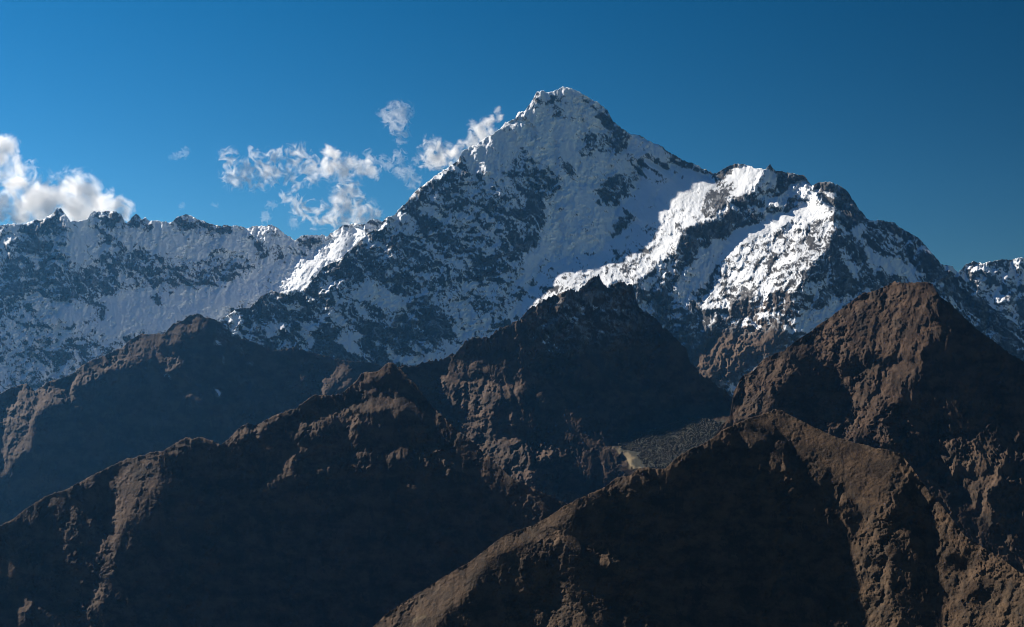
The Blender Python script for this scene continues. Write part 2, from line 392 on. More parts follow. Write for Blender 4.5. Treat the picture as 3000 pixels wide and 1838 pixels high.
SKY_E = zp(6, "150,480 220,370 270,310 310,250 320,190 250,150 258,140")[:0] + [(2060, 1320), (2113, 1251), (2139, 1220), (2150, 1150), (2170, 1107), (2217, 1071), (2243, 1050), (2289, 1030), (2336, 998), (2372, 973), (2403, 947), (2439, 926), (2480, 895), (2532, 859), (2573, 849), (2620, 826), (2651, 831), (2708, 826), (2733, 833), (2754, 869), (2780, 885), (2811, 916), (2852, 957), (2904, 993), (2956, 1035), (3000, 1060), (3080, 1110), (3170, 1150)]
SKY_F = [(930, 1940), (1040, 1870)] + zp(5, "180,1510 250,1440 400,1340 600,1215 750,1125 910,1000 1000,955 1090,935 1180,880 1270,815 1390,765 1440,740 1500,710 1570,655 1640,650 1690,610 1740,600 1790,610 1840,610 1890,560 1941,520") + \
    zp(6, "60,490 110,470 180,430 220,390 290,360 380,320 430,310 520,270 570,280 650,325 750,375 850,420 1000,465 1100,490 1240,520 1300,600 1400,735 1500,850 1600,985 1700,1050 1800,1110 1941,1210") + [(3080, 1730), (3170, 1790)]

# ------------------------------------------------------------------ slopes, rock and snow of each mountain
LIT_B = [(1, 1.0, 2, "1560,780 1600,745 1780,705 1850,680 1870,588 1936,545 2060,540 2060,700 1936,760 1820,830 1720,960 1560,980 1530,900 1540,800"), (7, .8, 3, "140,240 190,170 260,180 220,300"),
         (1, .9, 2, "0,640 90,595 100,600 60,660 0,765"), (1, .9, 1, "150,565 205,505 225,518 160,575"), (1, .8, 1, "310,490 325,450 345,455 330,490"),
         (1, .8, 2, "1390,580 1460,548 1470,570 1420,650"), (1, .8, 2, "1490,548 1570,555 1560,600 1530,570"), (1, .35, 6, "250,1050 900,900 1500,850 1350,1000 900,1100 600,1150"),
         (1, .9, 2, "1690,620 1720,605 1780,605 1700,650")]
ROCK_B = [(1, 0.14, 12, "0,540 800,500 1900,600 1900,700 0,700"), (1, 0.62, 8, "210,520 330,460 400,540 330,700 420,780 560,660 640,560 700,620 600,820 640,920 520,980 300,960 0,980 0,780 110,570"),
          (1, 0.06, 6, "330,700 420,640 600,640 560,740 440,790"), (1, 0.62, 5, "500,520 530,465 620,465 690,490 710,560 640,590 560,580"), (1, 0.75, 4, "725,540 770,475 800,500 860,570 820,610 760,590"),
          (1, 0.66, 5, "860,530 1000,500 1100,490 1340,560 1330,590 1180,600 1060,550"), (1, 0.02, 5, "720,590 1000,560 1080,640 1040,780 920,720 760,660"), (1, 0.02, 5, "1070,600 1360,590 1380,660 1300,720 1070,740"),
          (1, 0.55, 10, "590,700 760,660 930,760 1000,760 1250,700 1380,700 1400,770 1300,880 1100,920 900,900 780,900 640,920"), (1, 0.62, 5, "1400,640 1470,560 1500,640 1440,690"), (1, 0.66, 3, "1690,620 1840,600 1860,640 1720,690"),
          (1, -0.03, 8, "600,930 900,920 1000,940 1250,900 1540,740 1600,760 1480,900 1300,1050 1000,1100 740,1180 600,1180 480,1110 640,1040"), (1, 0.53, 6, "480,1050 560,960 640,1020 600,1100"), (1, .1, 3, "1560,780 1780,705 1870,588 1936,545 2060,540 2060,700 1720,960 1530,960"),
          (1, 0.02, 10, "230,1010 500,980 480,1110 420,1160 200,1100"), (1, 0.40, 12, "0,1000 200,1020 300,1150 480,1300 350,1400 100,1500 0,1500"), (1, 0.62, 6, "240,1300 360,1220 440,1300 330,1400"), (1, 0.62, 4, "860,900 930,960 940,1020 880,1000")]

LIT_A = [
    # col icefall on the left
    (1, 1.0, 2, "1600,750 1780,710 1850,680 1870,590 1936,545 2010,560 2060,640 1936,720 1820,800 1760,860 1720,915 1600,920 1545,900 1540,800"),
    (7, .9, 1, "530,190 700,60 740,60 640,170 590,220"), (7, .85, 2, "560,360 640,300 780,200 870,120 860,160 760,250 640,330"), (7, .9, 2, "310,580 390,490 410,520 350,600"), (7, .7, 2, "160,230 200,170 250,180 200,280"),
    # rims of the upper left ridge
    (9, .9, 1, "640,1510 800,1300 950,1190 1060,1100 1180,980 1330,930 1340,970 1200,1110 1060,1170 930,1260 760,1420 690,1510"),
    (9, .9, 1, "1550,870 1690,640 1740,590 1700,700 1610,860"), (9, .9, 1, "1330,980 1540,880 1550,900 1480,1090 1450,1120 1530,910"), (9, .9, 1, "1740,700 1850,600 1860,620 1760,720"), (9, .9, 1, "1620,1050 1750,820 1760,840 1640,1060"), (9, .9, 1, "1690,1090 1720,960 1735,1000 1720,1110"),
    (9, .9, 2, "1640,1300 1690,1190 1710,1200 1690,1350"), (9, .9, 2, "1940,460 2030,370 2170,340 2170,470 2140,400 2040,460"), (9, .9, 1, "1870,760 1890,760 1890,790 1870,790"), (9, .9, 1, "1975,940 1995,940 1995,980 1975,980"),
    (2, .9, 1, "990,235 1040,200 1075,155 1110,98 1135,88 1150,100 1120,140 1080,185 1040,225"), (2, .9, 2, "1100,205 1130,180 1140,190 1110,215"), (2, .6, 2, "1190,100 1250,70 1300,70 1310,85 1250,95"), (2, .55, 2, "1360,130 1400,150 1400,165"),
    (2, .9, 1, "760,770 775,760 780,780 765,790"), (2, .8, 2, "790,800 825,800 830,840 800,850"), (2, .9, 1, "460,1325 475,1320 478,1340 465,1345"),
    (2, .95, 2, "1630,490 1640,420 1660,350 1700,350 1725,380 1735,450 1700,460"),
    # the glacier below the right shoulder
    (2, 1.0, 3, "1740,502 1936,545 2046,580 2126,580 2276,505 2396,535 2376,590 2326,640 2286,680 2266,750 2166,810 2066,830 1990,870 1936,890 1900,990 1800,1090 1660,1180 1400,1200 1220,1270 1020,1390 1010,1300 1040,1220 1130,1110 1140,1050 1300,1020 1440,1010 1600,890 1660,830 1600,750 1680,650 1700,590 1690,540"),
    (3, 1.0, 2, "440,330 560,290 600,250 690,215 745,250 740,300 640,310 590,340 520,355"),
    (3, 1.0, 2, "230,560 260,515 420,435 560,390 640,380 740,310 785,325 800,360 850,360 850,410 860,440 880,470 860,520 760,640 680,770 640,870 480,870 300,930 100,940 60,900 170,760 200,640"),
    (3, .0, 3, "-60,870 60,640 190,560 250,540 225,620 180,690 140,790 70,870 -40,920"),
    (3, .0, 3, "-20,540 140,450 300,380 340,290 400,250 420,330 440,400 400,430 250,510 160,560 0,680"),
    (3, -.3, 3, "440,240 480,190 540,170 570,220 540,280 450,310 400,330"),
    (3, .8, 2, "750,230 830,215 850,235 800,260"), (3, .8, 2, "790,290 850,280 880,300 830,330"), (3, .6, 3, "1350,600 1400,590 1400,625 1360,625"), (3, .8, 2, "1475,690 1530,700 1560,735 1530,720"),
    (3, .7, 3, "850,970 1010,850 1040,845 880,980"), (3, .7, 3, "640,1110 720,1070 730,1080 660,1130"), (3, .55, 6, "300,930 520,880 640,900 560,960 700,1060 480,1080 200,1080 60,1000"),
    (3, .85, 3, "20,1280 60,1200 180,1090 240,1070 330,1110 480,1090 520,1060 520,1100 420,1150 260,1180 210,1220 240,1280 160,1260 180,1300 130,1340 100,1280"),
]
ROCK_A = [
    (2, .10, 20, "1000,220 1300,60 1600,250 1800,500 1700,900 1400,1050 1100,1000 1000,600 800,560 700,500"),
    (2, .0, 8, "700,440 960,280 1060,250 1440,320 1360,420 1300,540 1250,620 1100,460 1040,400 960,520 860,560 740,560"),
    (2, .55, 20, "0,1060 300,800 420,670 560,560 700,570 860,580 1000,760 900,1060 860,1200 600,1210 400,1150"),
    (2, .66, 7, "960,400 1050,400 1100,480 1180,520 1250,640 1180,820 1130,940 960,1060 880,1000 1000,860 870,760 950,620"), (2, .8, 3, "1260,520 1320,505 1335,545 1290,585"),
    (2, .62, 5, "1380,340 1480,300 1640,360 1640,430 1560,470 1440,430 1380,470"), (2, .7, 5, "1450,600 1620,540 1720,500 1640,680 1550,745 1450,690"), (2, .68, 6, "1230,740 1380,800 1320,880 1180,940 1180,900"),
    (2, 1.2, 2, "1450,210 1490,220 1560,280 1640,338 1560,310 1470,280"), (2, 1.3, 1, "1185,110 1215,100 1205,165 1185,160"), (2, .7, 4, "1530,850 1640,760 1660,860 1540,910"), (2, .8, 3, "1640,560 1700,480 1730,500 1640,600"),
    (2, -.05, 5, "1140,700 1240,640 1440,520 1440,700 1560,760 1500,880 1400,1000 1150,1050 1060,1180 1000,1200 1080,1000 1160,850"),
    (2, .74, 12, "-560,1120 -260,930 0,1040 200,920 300,1000 330,1060 430,1150 600,1200 560,1260 300,1210 60,1130 -80,1300 -100,1500 -560,1500"),
    (2, .12, 5, "100,1170 300,1240 430,1290 330,1330 180,1320"), (2, .85, 8, "210,1430 420,1330 480,1330 580,1430 660,1510 300,1560 -20,1560"), (2, .4, 12, "640,1200 900,1200 1000,1280 860,1400 660,1500 560,1380"),
    (7, .05, 3, "880,660 960,580 1140,640 1050,700 1140,840 1060,800 940,770"), (7, .1, 3, "540,490 740,530 720,600 640,740 600,640"), (7, .08, 3, "420,380 540,340 560,400 480,460"), (7, .25, 4, "200,560 300,470 420,480 400,560 330,690 260,640"),
    (7, .05, 3, "1340,780 1600,850 1600,900 1480,890"), (7, .05, 3, "1640,820 1760,790 1900,780 2060,650 2270,600 2400,560 2400,640 2000,800 1850,860 1640,880"), (7, .05, 3, "1100,130 1400,270 1500,300 1350,350 1200,330"), (7, .15, 4, "1820,560 2100,440 2350,430 2250,560 1990,640"),
    (7, 1.0, 3, "1620,520 1720,400 1900,570 1960,640 1780,660 1640,600"), (7, 1.1, 3, "500,1300 700,620 760,640 900,720 1000,800 1150,860 1300,800 1340,900 1200,1300"), (7, .9, 5, "1150,600 1260,620 1320,800 1200,800"),
    (1, .05, 2, "1600,750 1780,710 1850,680 1870,590 1936,545 2010,560 1960,690 1820,800 1760,860 1720,915 1600,920 1545,900 1540,800"),
    # right half
    (2, .2, 6, "1740,505 1936,545 2046,580 1990,870 1936,890 1900,990 1800,1090 1660,1180 1400,1200 1220,1270 1020,1390 1010,1300 1040,1220 1130,1110 1140,1050 1300,1020 1440,1010 1600,890 1660,830 1600,750 1680,650 1700,590"),
    (3, .36, 8, "-500,690 -200,560 0,560 -60,760 -260,800 -500,900 -880,980 -920,900"),
    (3, .12, 4, "-230,250 0,165 100,195 200,200 120,340 0,420 -160,480 -320,400"), (3, .05, 3, "240,200 340,130 450,160 430,210 380,240 300,330 240,250"), (3, .55, 6, "120,340 260,210 330,300 340,360 240,440 130,440"),
    (3, .85, 4, "160,180 290,115 330,125 250,200 180,220"), (3, .82, 3, "-20,540 140,450 300,380 340,290 360,290 350,360 400,400 400,440 250,510 160,560 0,680"), (3, .08, 3, "400,250 480,190 540,170 530,280 450,310 400,330 420,420"), (3, .9, 3, "530,170 600,165 690,185 730,240 690,220 600,260 550,280"),
    (3, .1, 2, "440,330 560,290 600,250 690,215 745,250 740,300 640,310 590,340 520,355"), (3, .7, 3, "560,380 600,310 660,300 640,370"),
    (3, .03, 3, "230,560 260,515 420,435 560,390 640,380 740,310 785,325 800,360 850,360 850,410 760,440 700,520 560,470 440,570 300,640 200,690"),
    (3, .46, 8, "200,690 440,570 560,480 720,520 860,440 880,520 760,640 680,770 640,870 480,870 300,900 100,900"), (3, .04, 3, "-60,870 60,640 190,560 250,540 225,620 180,690 140,790 70,870 -40,920"),
    (3, .95, 5, "740,240 830,210 940,270 1050,430 1040,490 940,470 870,400 860,360 780,350 760,300"), (3, .15, 2, "780,300 870,275 890,300 810,330"), (3, .68, 10, "860,500 940,460 1050,440 1200,450 1400,600 1500,760 1420,800 1200,790 1050,840 740,850 760,700"),
    (3, .1, 4, "1030,570 1200,660 1350,720 1380,790 1180,760 1080,740"), (3, .1, 3, "960,480 1040,470 1060,520 1000,540"), (3, .15, 4, "890,520 960,650 1000,760 960,780 900,640"), (3, .9, 6, "860,500 900,650 960,790 1080,830 900,840 840,640"),
    (3, .85, 10, "1440,700 1600,800 1936,1060 2300,1300 1900,1300 1600,1000 1450,880"), (3, .5, 6, "1480,850 1580,960 1700,1060 1650,1080 1520,940"), (3, .68, 12, "100,880 480,870 740,850 1000,860 640,1110 300,1090 60,1100 -100,1000"), (3, .2, 4, "700,950 850,880 1010,850 860,970 720,1080 560,1070"),
    (3, .95, 6, "-300,1300 -100,1000 60,1080 200,1060 520,1050 640,1120 400,1300 0,1500"), (3, .95, 6, "-260,830 -60,760 60,640 40,560 -60,760 -60,870 -40,930 -150,1000"),
    (3, 1.6, 4, "20,1300 60,1190 180,1080 240,1060 330,1100 480,1080 530,1050 560,1100 420,1240 200,1360 60,1400"),
]
TINT_A = [(3, 1.0, 8, "-20,1300 60,1180 180,1070 240,1050 520,1040 640,1130 400,1290 200,1400 20,1400"), (3, .6, 15, "240,900 640,860 740,920 600,1080 200,1080"), (7, .8, 10, "0,700 500,740 1100,860 1300,900 1200,1300 0,1300")]
ANG_A = [(2, 1.0, 40, "1010,1380 1140,1040 1440,1000 1600,800 1700,560 1780,480 2900,600 2860,1500 1400,1500")]
ROUGH_A = [(2, .34, 8, "1740,505 1936,545 2046,580 2166,700 1990,870 1900,990 1800,1090 1660,1180 1400,1200 1220,1270 1020,1390 1010,1300 1130,1110 1300,1020 1440,1010 1600,890 1660,830 1600,750 1680,650 1700,590"), (2, .8, 20, "700,440 960,280 1300,60 1500,250 1440,700 1500,900 1100,1050 1160,700 960,520"), (3, .16, 6, "230,560 420,435 740,310 850,360 850,410 760,440 560,470 300,640 200,690"), (3, .22, 10, "-230,250 0,165 100,195 200,200 340,130 450,160 300,330 0,420"), (3, .5, 8, "200,690 440,570 560,480 720,520 860,440 880,520 760,640 680,770 640,870 480,870 300,900 100,900"), (1, .75, 8, "1600,750 1850,680 1936,550 1960,690 1720,915 1545,900")]

LIT_C = [(4, .8, 4, "0,215 120,190 210,180 420,100 600,20 700,-40 690,10 600,80 480,130 330,220 240,290 200,370 190,450 100,550 0,670"),
         (1, .55, 5, "720,1200 900,1170 1060,1080 1160,1060 1150,1110 1000,1180 880,1290 700,1310 500,1400 650,1280"), (1, .8, 3, "880,1290 1000,1290 1040,1340 950,1360"),
         (4, .7, 3, "940,95 1050,100 1060,120"), (4, .8, 3, "1030,190 1090,130 1140,140 1140,190 1090,205"), (4, .8, 3, "1210,210 1330,230 1300,250"), (4, .6, 3, "610,160 700,60 720,60 640,170"),
         (7, .55, 4, "380,890 520,870 520,890 400,920"), (7, .75, 4, "520,1080 560,930 620,930 610,1000 590,1090"), (7, .75, 5, "690,1040 800,930 900,870 1040,920 950,1000 880,1080 740,1150 690,1080"), (7, .8, 3, "870,1140 1000,1010 1090,960 1020,1050 900,1150"), (7, .5, 4, "640,960 800,900 780,920 660,990")]
LIT_D = [(4, .62, 12, "660,590 860,530 880,600 880,740 820,800 800,860 720,930 640,1020 580,1100 540,1200 520,1170 560,1060 610,960 635,800 650,650"),
         (4, .42, 14, "390,760 440,740 440,870 410,980 400,1060 430,1150 380,1200 340,1080 340,980 380,880"), (4, .35, 14, "130,870 320,750 350,800 180,900"),
         (4, .7, 4, "460,1510 470,1420 450,1380 520,1270 580,1260 580,1330 540,1400 500,1510"), (4, .7, 4, "80,1510 110,1420 150,1340 180,1350 160,1430 100,1500"),
         (4, .7, 3, "1130,1080 1170,980 1200,960 1205,1020 1190,1110 1160,1130"), (4, .45, 6, "20,1040 70,1060 60,1180 30,1240"), (4, .7, 3, "950,500 1060,440 1085,480 990,515"), (4, .5, 4, "560,1110 640,1030 700,980 640,1080 560,1190"),
         (4, .75, 4, "1280,460 1370,370 1450,365 1620,280 1560,340 1500,390 1400,410 1330,450"), (4, .35, 10, "1500,600 1490,480 1530,400 1550,470 1530,590"),
         (4, .75, 5, "1500,680 1560,610 1640,510 1760,455 1700,530 1660,600 1590,660 1550,700 1440,740"), (4, .7, 5, "1630,440 1700,360 1830,320 1941,280 1941,300 1830,340 1810,390 1700,430"),
         (4, .65, 4, "1650,660 1730,600 1780,600 1700,650"), (4, .6, 3, "1840,600 1880,560 1900,570 1860,610"), (4, .5, 3, "1400,545 1430,550 1410,570"), (4, .55, 3, "1210,690 1240,700 1220,720"),
         (4, .6, 3, "700,1040 760,960 760,990 720,1050"), (4, .5, 3, "870,780 900,820 890,850"), (4, .5, 4, "400,1260 470,1240 450,1320"),
         (5, .85, 3, "-60,300 0,270 90,230 190,200 240,205 320,240 375,262 300,275 200,275 140,285 60,295 0,310"), (5, .7, 3, "0,330 60,300 100,310 60,440 30,400"), (5, .6, 2, "120,300 135,300 130,360"), (5, .6, 2, "150,300 230,350 200,340"), (5, .7, 3, "300,280 350,270 330,330"),
         (5, .75, 3, "0,570 60,520 140,505 130,550 60,620 10,590"), (5, .65, 4, "230,500 290,480 330,490 360,560 310,560 280,540 270,600"), (5, .6, 3, "180,520 215,530 230,560"), (5, .7, 3, "400,490 430,490 440,570 410,540"), (5, .7, 3, "460,465 530,480 560,540 600,590 540,560 480,510"), (5, .6, 3, "345,625 410,700 400,720 370,670"),
         (5, .65, 3, "490,930 520,900 560,940 600,980 570,1010 520,1040"), (5, .5, 3, "540,840 560,850 550,880"), (5, .5, 3, "680,850 700,880 680,890"), (5, .5, 3, "395,915 410,920 405,950"), (5, .5, 3, "680,940 730,960 700,965"),
         (5, .7, 3, "0,190 80,130 200,70 260,10 280,40 180,110 60,140"), (5, .6, 3, "60,190 130,150 215,155 150,190"), (5, .8, 3, "495,375 540,350 520,385")]
LIT_D2 = [(5, .8, 4, "480,70 590,60 640,100 780,90 930,140 1040,130 1010,190 930,210 880,300 850,370 880,440 960,360 960,260 990,280 980,360 920,440 1000,430 1030,480 1100,450 1190,500 1180,540 1080,560 1100,620 1080,700 1040,760 1020,840 990,810 1010,730 900,650 700,520 500,380 740,375 730,330 620,220 600,160"),
          (5, .5, 5, "590,20 720,10 880,20 820,60 700,60 600,50"), (5, .5, 3, "910,30 980,60 930,60"), (5, .7, 3, "1080,790 1120,770 1110,820"), (5, .7, 2, "1390,432 1500,462 1480,468 1400,445"), (5, .5, 2, "1200,570 1215,560 1210,590"), (5, .5, 2, "1170,640 1200,600 1190,640"),
          (5, .0, 3, "870,330 930,250 960,270 930,390 870,430")]
FLAT_D2 = [(8, 1.0, 3, "60,740 200,640 420,470 800,390 1000,330 1500,160 1800,170 2150,250 2464,250 2464,900 1100,1200 740,1110 400,940")]
WOOD_D2 = FLAT_D2
FLAT_D2 = [(8, 1.0, 3, "60,740 180,560 420,330 800,180 1000,110 1500,-130 1800,-130 2150,-40 2464,0 2464,900 1100,1200 740,1110 400,940")]
TINT_D2 = [(8, 1.0, 2, "70,735 200,670 260,760 400,780 590,840 520,930 740,1090 680,1090 400,950 200,820")]
LIT_E = [(3, .62, 5, "1030,850 1200,790 1370,790 1440,830 1460,900 1430,1010 1470,1080 1400,1130 1380,1190 1340,1260 1280,1350 1180,1400 1040,1440 900,1520 700,1600 290,1510 340,1440 260,1390 420,1300 470,1240 640,1140 780,1030"),
         (3, .0, 4, "620,1200 640,1180 700,1190 800,1250 880,1320 870,1380 1000,1390 960,1430 880,1480 800,1600 500,1600 480,1510 560,1400 610,1300"), (3, -.1, 4, "1010,1240 1060,1190 1130,1180 1130,1200 1040,1290"), (3, -.1, 4, "1110,1320 1130,1210 1240,1190 1230,1260"), (3, 0, 3, "860,1330 960,1200 1000,1230 900,1340"), (3, 0, 3, "1240,1300 1330,1200 1340,1250 1250,1330"),
         (6, .75, 4, "340,90 450,0 620,0 600,80 560,160 500,220 380,310 220,380 150,470 230,370 270,310 320,250 320,190 250,150"),
         (6, 0, 4, "620,0 800,0 830,60 860,80 880,130 990,150 980,170 900,220 820,300 760,370 570,280 520,230 570,150 610,70"),
         (6, .65, 4, "880,130 990,150 1090,180 920,210 830,300 780,370 880,410 1100,470 1200,490 1260,440 1160,400 1140,320 1180,270 1240,210 1260,160 1360,20 1290,0 1000,100"),
         (6, .7, 3, "1370,360 1400,340 1510,330 1520,370 1430,410"), (6, .5, 4, "1190,340 1310,340 1280,390 1210,370"), (6, .65, 3, "1430,440 1560,420 1640,470 1690,530 1560,550 1450,490"), (6, .65, 3, "1440,530 1690,560 1560,600 1490,660 1460,580"),
         (6, .7, 3, "1680,650 1760,580 1840,560 1760,620"), (6, .8, 4, "1540,710 1640,670 1790,625 1900,650 1850,690 1760,720 1740,790 1790,870 1830,970 1750,910 1680,820 1600,760"), (6, .6, 3, "1370,270 1410,200 1440,180 1420,230 1380,280"), (6, .55, 4, "1800,110 1870,50 1900,60 1840,130"),
         (6, .65, 3, "1860,420 1900,360 1960,330 1960,380"), (6, .6, 2, "1700,470 1740,460 1850,520 1830,530"), (6, .6, 4, "1860,780 1900,740 1960,730 1960,800"), (6, .4, 8, "1840,860 1960,830 1960,1000 1860,980"), (6, .5, 3, "1310,580 1370,540 1380,600 1330,590"), (6, .6, 3, "1660,570 1790,480 1850,520 1800,570 1700,640"), (6, .4, 6, "1900,480 1960,430 1960,560 1890,540")]
LIT_F = [(6, .62, 7, "440,360 380,320 520,270 570,280 750,375 1000,465 1240,520 1260,600 1220,750 1190,830 1150,920 1120,950 1160,1060 1180,1110 1180,1260 1210,1360 1200,1510 1020,1560 980,1390 930,1320 910,1220 920,1110 980,1000 1030,920 1020,850 960,760 930,680 780,600 720,560 620,460 540,400"),
         (6, -.1, 4, "1020,1110 1150,1090 1130,1150 1030,1160"), (6, -.1, 4, "1030,1340 1100,1310 1080,1370"), (6, .15, 8, "760,480 780,560 700,560 720,500"), (6, .6, 4, "810,830 860,750 900,740 970,770 920,800 860,870"), (6, .45, 4, "880,900 920,880 930,920"),
         (6, .5, 4, "290,390 380,390 500,470 380,480"), (6, .5, 4, "440,520 510,500 600,580 570,660 520,600"), (6, .5, 4, "290,650 330,610 320,690"),
         (6, .62, 6, "1310,690 1350,700 1410,740 1500,850 1600,990 1700,1050 1941,1210 2300,1450 2300,1600 1490,1600 1490,1400 1510,1330 1490,1240 1420,1150 1440,1060 1410,950 1380,850"), (6, 0, 6, "1440,1110 1620,1110 1600,1180 1480,1200"), (6, 0, 12, "1600,1330 1740,1230 1800,1290 1690,1400"), (6, .4, 5, "1200,960 1260,930 1300,1060 1220,1000"),
         (5, .72, 8, "150,1530 400,1340 750,1125 910,1000 1090,935 1270,815 1390,765 1360,800 1250,880 1200,960 1290,1020 1370,1050 1380,1080 1200,1030 1080,1010 950,1060 850,1120 770,1220 740,1290 690,1350 600,1430 500,1540"),
         (5, .4, 9, "970,1080 1010,1060 1020,1180 1010,1280 980,1220"), (5, .3, 9, "1070,1060 1120,1040 1100,1170 1080,1150"), (5, .3, 14, "1200,1030 1350,1060 1320,1110 1220,1120"), (5, .5, 6, "1210,1310 1250,1230 1290,1350 1420,1440 1380,1540 1180,1540 1190,1400"), (5, .35, 8, "1090,1400 1180,1340 1180,1440 1100,1480"),
         (5, .6, 3, "1420,1130 1460,1080 1550,1110 1470,1150"), (5, .45, 4, "1650,1450 1700,1400 1780,1450 1690,1500"), (5, .6, 4, "1480,720 1570,655 1640,650 1660,670 1560,700 1500,740"), (5, .5, 4, "1690,690 1740,670 1720,710"), (5, .4, 10, "1260,830 1390,770 1420,800 1280,870"),
         (5, .7, 3, "1890,580 1941,520 1990,500 1960,540 1900,600"), (6, .65, 4, "90,500 180,440 290,370 370,330 300,380 200,440")]
TINT_F = [(5, .35, 3, "390,1470 460,1450 500,1460 420,1490"), (6, .06, 40, "1500,1510 1700,1350 1960,1200 1960,1600"), (6, .05, 40, "900,1300 1200,1000 1250,1560 960,1560")]
LIT_G = [(3, .9, 3, "1580,740 1650,680 1700,690 1640,760 1600,790"), (3, .9, 3, "1730,860 1840,830 1870,800 1840,880 1790,880"), (3, .8, 3, "1700,710 1760,680 1720,740"), (3, .8, 3, "1800,760 1850,740 1830,820"), (3, .7, 4, "1870,680 1930,660 1900,740")]

o = build_layer('left_snow_ridge', M_PEAK, SKY_B, [(-200, 1250), (0, 1230), (500, 1010), (700, 960), (850, 900), (1200, 800)], 13000, 640, LIT_B,
                {'rock': ROCK_B, 'rough': [(1, .3, 12, "600,930 900,920 1250,900 1540,740 1480,900 1300,1050 740,1180 480,1110")]}, seed=11, skyamp=2.2, warp=9,
                base={'rk': 1.25, 'ef': .8, 'bed': .9, 'blk': .5, 'rock': .45, 'rough': .62, 'ero': 1.1, 'ang0': -1.1, 'st0': 1.9, 'ang': 0.25, 'stretch': 1.6, 'fine': .8}, dlo=-.12, dhi=-.05, ddet=1.0)
tag(o, 'long snow covered rock wall with a jagged crest left of the main peak', 'mountain', 'structure')
o = build_layer('far_snow_ridge', M_PEAK, SKY_G, [(2700, 1000), (3200, 1150)], 14000, 780, LIT_G, {}, seed=23, skyamp=2.0,
                base={'rock': .5, 'rough': 1.0, 'ang': .5, 'stretch': 1.8, 'fine': .8})
tag(o, 'small distant rocky ridge with patchy snow at the right edge', 'mountain', 'structure')
o = build_layer('snow_peak', M_PEAK, SKY_A, [(500, 1150), (1100, 1180), (1300, 1120), (1500, 1040), (1720, 960), (1800, 990), (1900, 1090), (2050, 1200), (2150, 1230), (2500, 1060), (2750, 1040), (3200, 1330)], 11000, 300, LIT_A,
                {'rock': ROCK_A, 'rough': ROUGH_A, 'ang': ANG_A, 'tint': TINT_A}, seed=37, skyamp=2.3, warp=6, Al=-0.75, Bl=1.35,
                base={'rk': 1.0, 'ef': .9, 'bed': 1.0, 'blk': .2, 'ero': .65, 'st0': 3.6, 'rock': .5, 'rough': .9, 'ang': 0.75, 'stretch': 2.2, 'fine': .9}, Ad=.0, step=.018, litlo=.7, dlo=-.09, dhi=-.035, ddet=.95)
tag(o, 'tallest snow and rock peak with a bright sunlit glacier below its right shoulder', 'mountain', 'structure')
o = build_layer('left_brown_hill', M_FAR, SKY_C, [(-200, 1750), (0, 1680), (300, 1500), (600, 1400), (900, 1260), (1240, 1180)], 8600, 1000, LIT_C,
                {'rough': [(4, 1.2, 15, "0,150 700,-40 690,60 200,500 0,700"), (7, .9, 10, "300,850 1100,850 1000,1200 500,1200")],
                 'rock': [(1, .6, 8, "1290,1060 1420,1000 1540,920 1700,960 1800,1000 1600,1180 1300,1180 1200,1120"), (7, .1, 2, "30,860 120,900 130,930 60,890"), (1, .1, 1, "940,1378 1000,1388 1000,1402 950,1392"), (4, .0, 1, "1200,155 1270,190 1260,195 1210,165"), (1, .1, 1, "1230,1260 1290,1340 1280,1340"), (1, .3, 2, "1195,1200 1280,1200 1250,1220"), (1, .3, 2, "1340,1200 1380,1260 1360,1270")]}, seed=51, skyamp=2.2, warp=9,
                base={'rock': 1.5, 'ero': .6, 'bed': .8, 'rough': .5, 'ang': .6, 'stretch': 2.0, 'fine': .7}, Bl=1.0)
tag(o, 'hazy brown hillside on the left below the snow wall', 'mountain', 'structure')
o = build_layer('dark_rock_peak', M_MID, SKY_D2, [(1050, 1300), (1300, 1480), (1500, 1620), (1850, 1460), (2250, 1350)], 6300, 1000, LIT_D2,
                {'rough': [(5, 1.0, 15, "480,60 1050,120 1200,500 1040,840 700,540"), (2, 1.3, 20, "860,1450 1300,1210 1460,1130 1680,1180 1900,1500 1700,1700 1000,1700"), (8, .25, 3, FLAT_D2[0][3])],
                 'wood': WOOD_D2, 'tint': TINT_D2, 'rock': [(2, .80, 34, "980,1400 1300,1200 1460,1100 1680,1160 1800,1480 1620,1560 1480,1500 1300,1590 1150,1500 1000,1520")]}, seed=67, skyamp=4.5, warp=9,
                base={'rock': 1.5, 'rough': .5, 'ang': .4, 'stretch': 2.2, 'fine': .7}, flats=FLAT_D2, Bl=1.1, step=.008, dlo=-.10, dhi=-.045)
tag(o, 'dark jagged rock peak in front of the sunlit glacier', 'mountain', 'structure')
o = build_layer('left_brown_spur', M_MID, SKY_D, [(-200, 1920), (1100, 1920), (1500, 1700), (1800, 1600)], 4200, 1200, LIT_D,
                {'rough': [(4, .3, 20, "600,500 900,500 880,760 560,1100 600,700"), (5, .35, 6, "0,310 90,230 200,200 375,262 200,275"), (5, 1.0, 20, "0,480 620,450 620,620 0,620")]}, seed=83, skyamp=2.0, warp=9,
                base={'rock': 1.5, 'rough': .45, 'ang': .15, 'stretch': 2.5, 'fine': .6}, crest=8)
tag(o, 'brown grassy spur with thin sunlit ribs sloping to the lower left corner', 'mountain', 'structure')
